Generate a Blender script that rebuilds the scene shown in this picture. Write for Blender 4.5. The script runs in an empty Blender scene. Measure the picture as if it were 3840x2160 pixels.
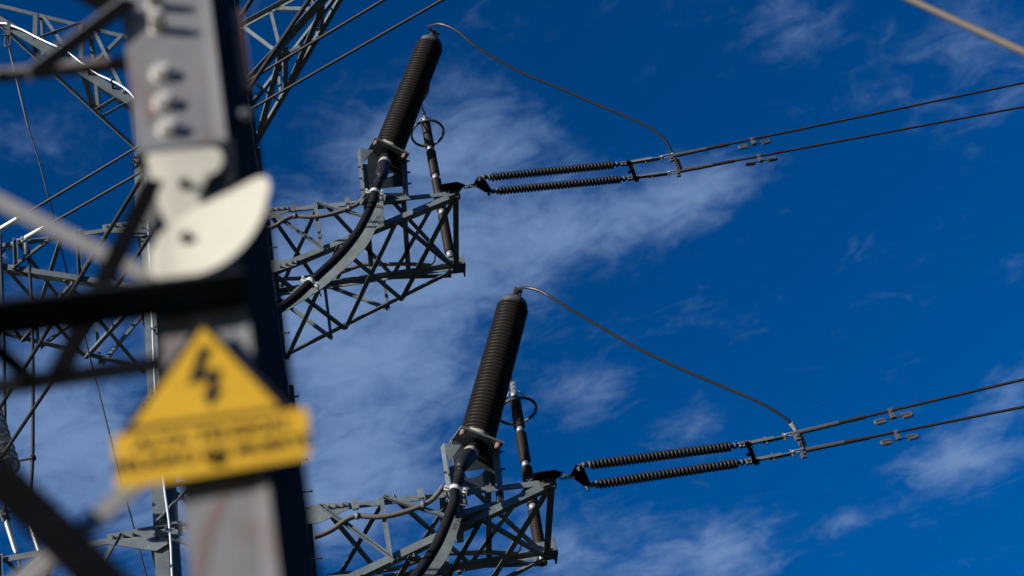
import bpy, math, random
from mathutils import Vector, Matrix
random.seed(7)
S = bpy.context.scene
COL = S.collection

# ------------------------------------------------------------------ camera
FOC, ELEV, ROLL = 50.0, math.radians(44), math.radians(-17)
C0 = Vector((0, 0, 1.6))
FW = Vector((0, math.cos(ELEV), math.sin(ELEV)))
_rt = Vector((1, 0, 0)); _up = _rt.cross(FW)
RT = math.cos(ROLL) * _rt + math.sin(ROLL) * _up
UP = -math.sin(ROLL) * _rt + math.cos(ROLL) * _up
FPX = FOC / 36 * 3840
cd = bpy.data.cameras.new('camera'); cam = bpy.data.objects.new('camera', cd); COL.objects.link(cam)
cam.matrix_world = Matrix(((RT.x, UP.x, -FW.x, C0.x), (RT.y, UP.y, -FW.y, C0.y), (RT.z, UP.z, -FW.z, C0.z), (0, 0, 0, 1)))
cd.lens = FOC; cd.sensor_width = 36; cd.clip_end = 5000; cd.clip_start = 0.05
cd.dof.use_dof = True; cd.dof.focus_distance = 15.0; cd.dof.aperture_fstop = 1.75
S.camera = cam


def ray(px, py):
    return (FW * FPX + RT * (px - 1920) - UP * (py - 1080)).normalized()


def pd(px, py, d):                       # photo point at distance d from the camera
    return C0 + ray(px, py) * d


def pplane(px, py, p0, n):
    d = ray(px, py); return C0 + d * ((p0 - C0).dot(n) / d.dot(n))


def proj(P):
    q = P - C0; z = q.dot(FW); return 1920 + FPX * q.dot(RT) / z, 1080 - FPX * q.dot(UP) / z


Z = Vector((0, 0, 1))
O = C0 + ray(989, 791) * 17.0            # root of the upper right crossarm on the tower leg
U = Vector((0.96729, 0.25366, 0)).normalized()      # along the crossarms
V = Vector((-U.y, U.x, 0))                          # away from the camera
DZ = -4.406                              # next crossarm level below


def A(u, v, w):
    return O + U * u + V * v + Z * w


def loc(P):
    q = P - O; return q.dot(U), q.dot(V), q.z


def pz(px, py, w):                       # photo point on a level plane
    return pplane(px, py, O + Z * w, Z)


def pv(px, py, v):                       # photo point on a plane parallel to the tower's near face
    return pplane(px, py, O + V * v, V)


def near_line(px, py, a, b):             # point of the line a-b that the photo point falls on
    d1 = ray(px, py); d2 = (b - a).normalized(); r = C0 - a
    k = d1.dot(d2); den = 1 - k * k
    t = (r.dot(d2) - r.dot(d1) * k) / den
    return a + d2 * t


# ------------------------------------------------------------------ sun and sky
SUN = (V * -0.52 + U * -0.80 + Z * 0.27).normalized()
sl = bpy.data.lights.new('sun', 'SUN'); sl.energy = 4.9; sl.angle = math.radians(0.53); sl.color = (1.0, 0.95, 0.87)
so = bpy.data.objects.new('sun', sl); COL.objects.link(so)
so.rotation_euler = SUN.to_track_quat('Z', 'Y').to_euler(); so.location = (0, 0, 40)
S.view_settings.view_transform = 'Standard'; S.view_settings.look = 'None'
S.view_settings.exposure = 0; S.view_settings.gamma = 1
S.cycles.use_denoising = True
try:
    S.cycles.denoiser = 'OPENIMAGEDENOISE'
except Exception:
    pass
S.cycles.max_bounces = 6

W = bpy.data.worlds.new('World'); S.world = W; W.use_nodes = True
nt = W.node_tree; nt.nodes.clear()


def N(tree, typ, **kw):
    n = tree.nodes.new(typ)
    for k, v in kw.items():
        setattr(n, k, v)
    return n


def mth(tree, op, a, b=None, clamp=False):
    n = N(tree, 'ShaderNodeMath', operation=op, use_clamp=clamp)
    for i, x in enumerate((a, b)):
        if x is None:
            continue
        if isinstance(x, (int, float)):
            n.inputs[i].default_value = x
        else:
            tree.links.new(x, n.inputs[i])
    return n.outputs[0]


L = nt.links.new
out = N(nt, 'ShaderNodeOutputWorld'); bg = N(nt, 'ShaderNodeBackground'); bg.inputs[1].default_value = 0.1
L(bg.outputs[0], out.inputs[0])
sky = N(nt, 'ShaderNodeTexSky', sky_type='NISHITA', sun_disc=False)
sky.sun_elevation = math.asin(SUN.z); sky.sun_rotation = math.atan2(SUN.x, SUN.y)
sky.altitude = 300; sky.air_density = 1.0; sky.dust_density = 0.3; sky.ozone_density = 4.0
hs = N(nt, 'ShaderNodeHueSaturation'); hs.inputs['Hue'].default_value = 0.512; hs.inputs['Saturation'].default_value = 1.45; hs.inputs['Value'].default_value = 1.08
L(sky.outputs[0], hs.inputs['Color'])
tc = N(nt, 'ShaderNodeTexCoord'); sp = N(nt, 'ShaderNodeSeparateXYZ'); L(tc.outputs['Generated'], sp.inputs[0])
zz = mth(nt, 'MAXIMUM', sp.outputs[2], 0.03)
cx = N(nt, 'ShaderNodeCombineXYZ')
L(mth(nt, 'DIVIDE', sp.outputs[0], zz), cx.inputs[0]); L(mth(nt, 'DIVIDE', sp.outputs[1], zz), cx.inputs[1])
PC = cx.outputs[0]                        # position on a thin cloud layer, in layer heights


def cl(px, py):
    d = ray(px, py); return Vector((d.x / d.z, d.y / d.z, 0))


# cloud banks: centre, end of the long axis, end of the short axis (as seen), strength
BANKS = [((1350, 1550), (2050, 1350), (1250, 2250), .34), ((2180, 880), (2800, 640), (2300, 1070), .62), ((2640, 730), (2960, 560), (2690, 830), .50), ((1600, 820), (2150, 800), (1600, 1150), .70),
         ((1500, 520), (1950, 650), (1560, 330), .42), ((1850, 430), (2150, 600), (1800, 300), .36),
         ((1300, 1350), (1750, 1000), (1600, 1700), .70), ((1250, 1900), (1650, 1700), (1400, 2160), .60), ((1000, 1000), (1500, 900), (1000, 1300), .40),
         ((2080, 2080), (2420, 2200), (2180, 1800), .66), ((2690, 2080), (3020, 1960), (2760, 2260), .66), ((3190, 1950), (3290, 1870), (3220, 2010), .50),
         ((3600, 1720), (3880, 1570), (3670, 1850), .70), ((3790, 1480), (3960, 1380), (3860, 1570), .50),
         ((100, 560), (420, 700), (200, 330), .36), ((200, 1600), (700, 1300), (500, 2000), .66), ((600, 2000), (1100, 2000), (600, 2400), .50), ((250, 1150), (600, 1000), (250, 900), .34),
         ((2990, 130), (3080, 260), (3050, 60), .34), ((3650, 150), (3900, -150), (3850, 380), .42),
         ((3220, 960), (3340, 1010), (3230, 860), .24), ((2620, 1580), (2850, 1450), (2660, 1740), .40), ((2230, 1460), (2400, 1330), (2290, 1580), .36)]
tot = None
for c, a, b, k in BANKS:
    pc, pa, pb = cl(*c), cl(*a), cl(*b)
    ax = pa - pc; ang = math.atan2(ax.y, ax.x)
    per = Vector((-math.sin(ang), math.cos(ang), 0)); rb = max(abs((pb - pc).dot(per)), 0.05)
    m = N(nt, 'ShaderNodeMapping', vector_type='TEXTURE')
    m.inputs['Location'].default_value = pc; m.inputs['Rotation'].default_value = (0, 0, ang); m.inputs['Scale'].default_value = (ax.length * 1.25, rb * 1.25, 1)
    L(PC, m.inputs[0])
    g = N(nt, 'ShaderNodeTexGradient', gradient_type='QUADRATIC_SPHERE'); L(m.outputs[0], g.inputs[0])
    t = mth(nt, 'MULTIPLY', mth(nt, 'POWER', g.outputs['Fac'], 0.6), k * 1.25)
    tot = t if tot is None else mth(nt, 'ADD', tot, t)
mp = N(nt, 'ShaderNodeMapping'); mp.inputs['Rotation'].default_value = (0, 0, math.radians(-20)); mp.inputs['Scale'].default_value = (1.0, 1.4, 1)
L(PC, mp.inputs[0])


def fbm(scale, detail, rough, dist, src):
    n = N(nt, 'ShaderNodeTexNoise'); n.inputs['Scale'].default_value = scale; n.inputs['Detail'].default_value = detail
    n.inputs['Roughness'].default_value = rough; n.inputs['Distortion'].default_value = dist
    L(src, n.inputs['Vector']); return n.outputs[0]


nn = mth(nt, 'ADD', mth(nt, 'MULTIPLY', fbm(5.0, 6, .55, .6, mp.outputs[0]), 1.15), mth(nt, 'MULTIPLY', fbm(15, 9, .6, 1.1, mp.outputs[0]), 1.0))
nn = mth(nt, 'ADD', nn, mth(nt, 'MULTIPLY', fbm(48, 6, .6, .8, PC), .36))
dens = mth(nt, 'ADD', mth(nt, 'SUBTRACT', nn, 1.37), mth(nt, 'MULTIPLY', tot, 1.05))
mr = N(nt, 'ShaderNodeMapRange', interpolation_type='SMOOTHSTEP'); L(dens, mr.inputs[0])
mr.inputs[1].default_value = -0.04; mr.inputs[2].default_value = 1.06; mr.inputs[3].default_value = 0.0; mr.inputs[4].default_value = 0.72
mx = N(nt, 'ShaderNodeMix', data_type='RGBA'); L(mr.outputs[0], mx.inputs['Factor']); L(hs.outputs[0], mx.inputs['A'])
mx.inputs['B'].default_value = (2.25, 3.45, 5.8, 1)
hz = N(nt, 'ShaderNodeMapRange', interpolation_type='SMOOTHSTEP'); L(sp.outputs[2], hz.inputs[0])
hz.inputs[1].default_value = 0.0; hz.inputs[2].default_value = 0.52; hz.inputs[3].default_value = 0.10; hz.inputs[4].default_value = 1.0
mul = N(nt, 'ShaderNodeMix', data_type='RGBA', blend_type='MULTIPLY'); mul.inputs['Factor'].default_value = 1
L(mx.outputs['Result'], mul.inputs['A']); L(hz.outputs[0], mul.inputs['B'])
L(mul.outputs['Result'], bg.inputs[0])


# ------------------------------------------------------------------ materials
def principled(name, col, rough=.6, metal=0., **kw):
    m = bpy.data.materials.new(name); m.use_nodes = True
    b = m.node_tree.nodes['Principled BSDF']
    b.inputs['Base Color'].default_value = (*col, 1); b.inputs['Roughness'].default_value = rough; b.inputs['Specular IOR Level'].default_value = .35; b.inputs['Metallic'].default_value = metal
    for k, v in kw.items():
        b.inputs[k].default_value = v
    return m


def mottled(name, c1, c2, scale=20, rough=(.45, .7), metal=0., bump=.0, c3=None, rust=0., stretch=(1, 1, 1)):
    m = principled(name, c1, rough[0], metal); t = m.node_tree; b = t.nodes['Principled BSDF']; l = t.links.new
    g = N(t, 'ShaderNodeTexCoord'); mpn = N(t, 'ShaderNodeMapping'); mpn.inputs['Scale'].default_value = stretch
    l(g.outputs['Object'], mpn.inputs[0])
    v = N(t, 'ShaderNodeTexVoronoi'); v.inputs['Scale'].default_value = scale * 3; l(mpn.outputs[0], v.inputs['Vector'])
    n = N(t, 'ShaderNodeTexNoise'); n.inputs['Scale'].default_value = scale * .35; n.inputs['Detail'].default_value = 8; n.inputs['Roughness'].default_value = .65
    l(mpn.outputs[0], n.inputs['Vector'])
    f = mth(t, 'ADD', mth(t, 'MULTIPLY', v.outputs['Color'], .35), mth(t, 'MULTIPLY', n.outputs[0], .9))
    f = mth(t, 'SUBTRACT', f, .2, True)
    mi = N(t, 'ShaderNodeMix', data_type='RGBA'); l(f, mi.inputs['Factor']); mi.inputs['A'].default_value = (*c1, 1); mi.inputs['B'].default_value = (*c2, 1)
    res = mi.outputs['Result']
    if rust:
        n3 = N(t, 'ShaderNodeTexNoise'); n3.inputs['Scale'].default_value = scale * .3; n3.inputs['Detail'].default_value = 6; n3.inputs['Roughness'].default_value = .6
        l(mpn.outputs[0], n3.inputs['Vector'])
        r = N(t, 'ShaderNodeMapRange', interpolation_type='SMOOTHSTEP'); l(n3.outputs[0], r.inputs[0])
        r.inputs[1].default_value = .60 - rust * .1; r.inputs[2].default_value = .78 - rust * .1; r.inputs[4].default_value = .8
        m2 = N(t, 'ShaderNodeMix', data_type='RGBA'); l(r.outputs[0], m2.inputs['Factor']); l(res, m2.inputs['A']); m2.inputs['B'].default_value = (*(c3 or (.24, .12, .09)), 1)
        res = m2.outputs['Result']
    l(res, b.inputs['Base Color'])
    rr = N(t, 'ShaderNodeMapRange'); l(n.outputs[0], rr.inputs[0]); rr.inputs[3].default_value = rough[0]; rr.inputs[4].default_value = rough[1]
    l(rr.outputs[0], b.inputs['Roughness'])
    if bump:
        bu = N(t, 'ShaderNodeBump'); bu.inputs['Strength'].default_value = bump; bu.inputs['Distance'].default_value = .01
        l(n.outputs[0], bu.inputs['Height']); l(bu.outputs[0], b.inputs['Normal'])
    return m


M = dict(
    galv=mottled('galvanised_steel', (.10, .125, .137), (.205, .238, .246), 14, (.5, .7), .05),
    galv2=mottled('galvanised_plate', (.12, .145, .153), (.235, .265, .27), 16, (.5, .65), .05),
    mast=mottled('weathered_galvanised_steel', (.185, .185, .195), (.315, .314, .32), 22, (.6, .8), .0, rust=.85, c3=(.21, .11, .09), stretch=(1, 1, .45)),
    maststrip=mottled('clean_and_lit_strip', (.25, .243, .24), (.35, .34, .33), 22, (.55, .75), .05),
    darksteel=mottled('dark_steel_and_shade', (.004, .004, .005), (.010, .010, .012), 10, (.8, .95)),  # near black on the mast diagonals is their shade put into the colour
    beam=mottled('shade_toned_beam', (.014, .018, .025), (.03, .036, .046), 10, (.7, .9)),  # beam colour darkened to carry the shade of its underside
    sideshade=mottled('shaded_side_steel', (.030, .025, .022), (.052, .041, .036), 14, (.7, .9)),  # mast steel with the shade of its side flange painted in
    ruststain=mottled('faint_rust_stain', (.20, .135, .12), (.27, .21, .20), 30, (.7, .9)),
    rusty=mottled('rusty_steel', (.30, .15, .10), (.42, .27, .2), 25, (.7, .9)),
    polymer=mottled('dark_brown_polymer', (.019, .0165, .0155), (.032, .028, .026), 20, (.35, .5)),
    brownpoly=mottled('brown_polymer', (.028, .022, .019), (.05, .042, .036), 20, (.4, .55)),
    rubber=mottled('black_silicone_rubber', (.017, .018, .021), (.03, .03, .033), 20, (.4, .6)),
    cable=mottled('black_cable_sheath', (.010, .011, .014), (.030, .030, .032), 9, (.6, .8)),
    castalu=mottled('cast_aluminium', (.40, .41, .42), (.55, .55, .55), 20, (.35, .55), .5),
    castdull=mottled('dull_cast_aluminium', (.085, .092, .105), (.15, .158, .175), 20, (.5, .65), .2),
    wire=mottled('weathered_aluminium_wire', (.04, .037, .041), (.07, .066, .07), 40, (.45, .65), .35),
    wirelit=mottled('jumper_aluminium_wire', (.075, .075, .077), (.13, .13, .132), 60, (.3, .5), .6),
    bright=mottled('bright_aluminium', (.72, .72, .71), (.85, .85, .84), 20, (.3, .45), .35),
    cream=mottled('cream_resin', (.55, .50, .42), (.68, .62, .52), 12, (.5, .65)),
    white=mottled('white_nylon', (.72, .73, .74), (.82, .82, .82), 20, (.45, .6)),
    whiteplate=mottled('cream_white_enamel', (.56, .53, .43), (.74, .70, .58), 7, (.5, .65)),
    pink=mottled('pinkish_resin', (.26, .15, .14), (.36, .23, .21), 20, (.5, .65)),
    conduit=mottled('grey_corrugated_plastic', (.17, .155, .14), (.25, .225, .20), 20, (.5, .7)),
    bolt=mottled('dull_bolt_steel', (.10, .10, .105), (.17, .165, .16), 60, (.5, .7), .3),
    boltlit=mottled('pale_galvanised_bolt', (.58, .55, .50), (.72, .69, .63), 60, (.5, .7)),
    yellow=mottled('yellow_sign_enamel', (.72, .40, .022), (.84, .50, .035), 14, (.4, .55)),
    black=mottled('black_sign_paint', (.010, .010, .012), (.018, .018, .02), 20, (.5, .65)),
    stamp=principled('stamped_number_ink', (.11, .115, .115), .8),  # one even grey for the stamped tray numbers
    copper=mottled('copper_band', (.36, .17, .10), (.45, .24, .15), 30, (.4, .6), .5),
    tanwire=mottled('tan_weathered_wire', (.15, .125, .105), (.21, .175, .15), 20, (.55, .7)),
    glass=principled('clear_glass', (.92, .97, .97), .04, 0., **{'Transmission Weight': .92, 'IOR': 1.5}),
)
for k_ in ('darksteel', 'beam', 'cable', 'sideshade'):
    M[k_].node_tree.nodes['Principled BSDF'].inputs['Specular IOR Level'].default_value = .12
for k_ in ('galv', 'galv2'):
    t_ = M[k_].node_tree; b_ = t_.nodes['Principled BSDF']; src = b_.inputs['Base Color'].links[0].from_socket
    oi_ = N(t_, 'ShaderNodeObjectInfo'); g_ = N(t_, 'ShaderNodeTexCoord'); w_ = N(t_, 'ShaderNodeTexNoise'); w_.inputs['Scale'].default_value = 2.2; w_.inputs['Detail'].default_value = 7; w_.inputs['Roughness'].default_value = .7
    t_.links.new(g_.outputs['Object'], w_.inputs['Vector'])
    k1_ = N(t_, 'ShaderNodeMapRange'); t_.links.new(oi_.outputs['Random'], k1_.inputs[0]); k1_.inputs[3].default_value = .72; k1_.inputs[4].default_value = 1.30
    k2_ = N(t_, 'ShaderNodeMapRange'); t_.links.new(w_.outputs[0], k2_.inputs[0]); k2_.inputs[1].default_value = .3; k2_.inputs[2].default_value = .7; k2_.inputs[3].default_value = .72; k2_.inputs[4].default_value = 1.22
    hv_ = N(t_, 'ShaderNodeHueSaturation'); t_.links.new(src, hv_.inputs['Color']); t_.links.new(mth(t_, 'MULTIPLY', k1_.outputs[0], k2_.outputs[0]), hv_.inputs['Value'])
    t_.links.new(hv_.outputs[0], b_.inputs['Base Color'])
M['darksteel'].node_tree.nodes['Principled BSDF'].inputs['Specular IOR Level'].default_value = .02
gm = mottled('dry_grass_ground', (.022, .028, .012), (.05, .046, .024), 2.0, (.8, .95)); M['ground'] = gm


# ------------------------------------------------------------------ mesh builder
class MB:
    def __init__(s):
        s.v = []; s.f = []; s.sm = []

    def add(s, vs, fs, smooth=False):
        k = len(s.v); s.v += [Vector(v) for v in vs]; s.f += [tuple(i + k for i in f) for f in fs]; s.sm += [smooth] * len(fs)
        return s

    def prism(s, poly, ext):                       # polygon pushed along a vector
        n = len(poly); a = [Vector(p) for p in poly]
        return s.add(a + [p + ext for p in a], [tuple(range(n))[::-1], tuple(range(n, 2 * n))] + [(i, (i + 1) % n, n + (i + 1) % n, n + i) for i in range(n)])

    def bar(s, p, q, a, b):                        # box from p to q with cross vectors a and b starting at the corner
        return s.prism([p, p + a, p + a + b, p + b], q - p)

    def cbar(s, p, q, a, b):
        return s.bar(p - a / 2 - b / 2, q - a / 2 - b / 2, a, b)

    def angle(s, p, q, w, t, d1, d2, w2=None):     # steel angle: corner on p-q, flanges along d1 and d2
        ax = (q - p).normalized()
        d1 = (d1 - ax * d1.dot(ax)).normalized(); d2 = d2 - ax * d2.dot(ax); d2 = (d2 - d1 * d2.dot(d1)).normalized(); w2 = w2 or w
        return s.prism([p, p + d1 * w, p + d1 * w + d2 * t, p + d1 * t + d2 * t, p + d1 * t + d2 * w2, p + d2 * w2], q - p)

    def tube(s, pts, r, seg=10, cap=True):
        pts = [Vector(p) for p in pts]; n = len(pts); rs = r if isinstance(r, (list, tuple)) else [r] * n
        tg = [(pts[min(i + 1, n - 1)] - pts[max(i - 1, 0)]).normalized() for i in range(n)]
        x = tg[0].orthogonal().normalized(); vs = []
        for i in range(n):
            x = (x - tg[i] * x.dot(tg[i])).normalized(); y = tg[i].cross(x)
            for k in range(seg):
                a = 2 * math.pi * k / seg; vs.append(pts[i] + (x * math.cos(a) + y * math.sin(a)) * rs[i])
        fs = [(i * seg + k, i * seg + (k + 1) % seg, (i + 1) * seg + (k + 1) % seg, (i + 1) * seg + k) for i in range(n - 1) for k in range(seg)]
        s.add(vs, fs, True)
        if cap:
            s.add(vs[:seg], [tuple(range(seg))[::-1]]); s.add(vs[-seg:], [tuple(range(seg))])
        return s

    def lathe(s, p, ax, prof, seg=24, smooth=True):  # prof: (height, radius)
        ax = ax.normalized(); x = ax.orthogonal().normalized(); y = ax.cross(x); vs = []
        for h, r in prof:
            for k in range(seg):
                a = 2 * math.pi * k / seg; vs.append(p + ax * h + (x * math.cos(a) + y * math.sin(a)) * max(r, 1e-4))
        fs = [(i * seg + k, i * seg + (k + 1) % seg, (i + 1) * seg + (k + 1) % seg, (i + 1) * seg + k) for i in range(len(prof) - 1) for k in range(seg)]
        return s.add(vs, fs, smooth)

    def torus(s, c, n, R, r, seg=48, m=10):
        x = n.orthogonal().normalized(); y = n.cross(x)
        pts = [c + (x * math.cos(2 * math.pi * i / seg) + y * math.sin(2 * math.pi * i / seg)) * R for i in range(seg + 1)]
        return s.tube(pts, r, m, False)

    def nut(s, p, n, r, h, stud=.0):               # hexagonal bolt head, with stud
        n = n.normalized(); x = n.orthogonal().normalized(); y = n.cross(x)
        s.prism([p + (x * math.cos(k * math.pi / 3) + y * math.sin(k * math.pi / 3)) * r for k in range(6)], n * h)
        if stud:
            s.prism([p + n * h + (x * math.cos(k * math.pi / 4) + y * math.sin(k * math.pi / 4)) * r * .55 for k in range(8)], n * stud)
        return s

    def build(s, name, mat, parent=None, origin=None):
        o0 = Vector(origin) if origin is not None else (parent['_o'] if parent is not None else None)
        o0 = Vector(o0) if o0 is not None else s.v[0].copy()
        me = bpy.data.meshes.new(name); me.from_pydata([tuple(v - o0) for v in s.v], [], s.f)
        me.polygons.foreach_set('use_smooth', s.sm); me.update()
        import bmesh
        bm = bmesh.new(); bm.from_mesh(me); bmesh.ops.recalc_face_normals(bm, faces=bm.faces); bm.to_mesh(me); bm.free()
        me.materials.append(M[mat])
        o = bpy.data.objects.new(name, me); COL.objects.link(o); o['_o'] = tuple(o0)
        if parent is not None:
            o.parent = parent
        else:
            o.location = o0
        return o


def thing(name, label, cat, at, group=None):
    o = bpy.data.objects.new(name, None); COL.objects.link(o); o.location = at; o.empty_display_size = .1
    o['_o'] = tuple(at); o['label'] = label; o['category'] = cat
    if group:
        o['group'] = group
    return o


def tag(o, label, cat, group=None):
    o['label'] = label; o['category'] = cat
    if group:
        o['group'] = group
    return o


def struct(o):
    o['kind'] = 'structure'; return o


def part_label(o, s):
    o['label'] = s; return o


def smooth_path(pts, n=8):                          # Catmull-Rom
    P = [pts[0] * 2 - pts[1]] + list(pts) + [pts[-1] * 2 - pts[-2]]; r = []
    for i in range(1, len(P) - 2):
        for k in range(n):
            t = k / n; a, b, c, d = P[i - 1], P[i], P[i + 1], P[i + 2]
            r.append(.5 * (2 * b + (c - a) * t + (2 * a - 5 * b + 4 * c - d) * t * t + (3 * b - a - 3 * c + d) * t ** 3))
    r.append(P[-2]); return r


def c3(x, y):
    return 950 + .3906 * x, 600 + .3906 * y


def c4(x, y):
    return 950 + .3906 * x, 950 + .3906 * y


def c2(x, y):
    return 1200 + .276 * x, 450 + .276 * y


# ------------------------------------------------------------------ ground
g = MB().add([(-900, -900, 0), (900, -900, 0), (900, 900, 0), (-900, 900, 0)], [(0, 1, 2, 3)]).build('ground', 'ground', origin=(0, 0, 0)); struct(g)

# ------------------------------------------------------------------ cable tower
UL, WV = -1.42, 1.34                                # near-left legs, depth of the body
base = A(UL / 2, WV / 2, 0); base.z = 0
TW = thing('lattice_tower', 'galvanised steel lattice tower behind the blurred mast, carrying the crossarms and cable terminations', 'tower', base)
zg = -O.z
H_TOP = 6.2
for (u, v, du, dv, lab) in ((UL, 0, 1, 1, None), (0, 0, -1, 1, None), (UL, WV, 1, -1, None), (0, WV, -1, -1, None)):
    m = MB(); m.angle(A(u, v, zg), A(u, v, H_TOP), .13, .014, U * du, V * dv)
    m.build('leg', 'galv', TW)


def brace(parent, p, q, w, d1, d2, t=.008, mat='galv', name='brace', w2=None):
    m = MB(); m.angle(p, q, w * .70, t, d1, d2, (w2 or w) * .70); return m.build(name, mat, parent)


def bolts(parent, pts, n, r=.017, h=.016, stud=.02, name='bolt_cluster', mat='bolt'):
    for p in pts:
        MB().nut(p, n, r, h, stud).build('bolt', mat, parent)


# body panels between levels
LV = [zg, zg + 1.9, DZ - 3.0, DZ - 1.15, DZ, -2.78, -1.15, 0, 1.2, 2.43, 3.84, 5.1, 6.15]
for k in range(1, len(LV) - 1):
    w = LV[k]
    for (a, b, d2) in ((A(UL, -.012, w), A(0, -.012, w), V * -1), (A(UL, WV + .012, w), A(0, WV + .012, w), V), (A(UL - .012, 0, w), A(UL - .012, WV, w), U * -1), (A(.012, 0, w), A(.012, WV, w), U)):
        brace(TW, a, b, .07, Z * -1, d2)
for k in range(1, len(LV) - 1):
    w0, w1 = LV[k], LV[k + 1]
    if w0 > -.2:
        continue
    for (f, d2, s) in ((lambda t, w: A(UL * (1 - t), -.020, w), V * -1, 0), (lambda t, w: A(UL * (1 - t), WV + .02, w), V, 0)):
        brace(TW, f(.03, w0 + .06), f(.97, w1 - .06), .055, Z, d2)
        brace(TW, f(.97, w0 + .06) + d2 * .012, f(.03, w1 - .06) + d2 * .012, .055, Z, d2)

# ---- right crossarm, measured on the upper one, in arm coordinates
tip = loc(pz(1720, 716, 0)); T2r = (0.0, 0.0, -1.12); B1r = (0.0, WV, 0.0); B2r = (0.0, WV, -1.20)
b1t = loc(pz(1727, 995, 0)); UT = tip[0]
TIP = (UT, 0, 0); BT = (b1t[0], b1t[1], 0); BT2 = (b1t[0] + .01, b1t[1], -.06)
CH = dict(T1=((0, 0, 0), TIP), T2=(T2r, (UT + .01, 0, -.07)), B1=(B1r, BT), B2=(B2r, BT2))
# braces: chord, photo point, chord, photo point, width, face
BR = [('T1', c3(95, 500), 'T2', c3(690, 905), .075, 'n'), ('T1', c3(612, 440), 'T2', c3(675, 890), .06, 'n'), ('T1', c3(600, 420), 'T2', c3(1270, 645), .075, 'n'),
      ('T1', c3(1225, 345), 'T2', c3(1258, 630), .06, 'n'),
      ('T1', c3(1105, 380), 'B1', c3(1160, 1080), .09, 't'), ('T1', c3(1465, 330), 'B1', c3(1510, 1040), .09, 't'),
      ('T1', c3(150, 500), 'B1', c3(640, 1160), .06, 't'), ('T1', c3(650, 440), 'B1', c3(275, 1230), .07, 't'),
      ('T1', c3(700, 435), 'B1', c3(1335, 1095), .06, 't'), ('T1', c3(1215, 340), 'B1', c3(810, 1165), .07, 't'),
      ('T1', c3(1310, 345), 'B1', c3(1915, 1000), .06, 't'), ('T1', c3(1820, 300), 'B1', c3(1370, 1085), .075, 't'),
      ('T2', c3(1400, 620), 'B2', c4(910, 740), .075, 'b'), ('T2', c3(1960, 340), 'B2', c4(1465, 460), .085, 'b'), ('T2', c3(850, 860), 'B2', c4(350, 1040), .075, 'b'),
      ('T2', c3(1410, 600), 'B2', c4(1980, 175), .065, 'b'), ('T2', c3(862, 870), 'B2', c4(1450, 455), .06, 'b'), ('T2', c3(240, 1150), 'B2', c4(905, 740), .06, 'b'),
      ('B1', c4(1262, 205), 'B2', c4(1310, 500), .055, 'f'), ('B1', c4(700, 300), 'B2', c4(758, 785), .055, 'f'),
      ('B1', c4(715, 310), 'B2', c4(1290, 515), .055, 'f'), ('B1', c4(175, 400), 'B2', c4(740, 790), .055, 'f'), ('B1', c4(1290, 215), 'B2', c4(1900, 195), .05, 'f')]


def arm_pt(ch, px):
    a, b = CH[ch]; return loc(near_line(px[0], px[1], A(*a), A(*b)))


BRL = [(a, arm_pt(a, p), b, arm_pt(b, q), w, f) for a, p, b, q, w, f in BR]


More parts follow.
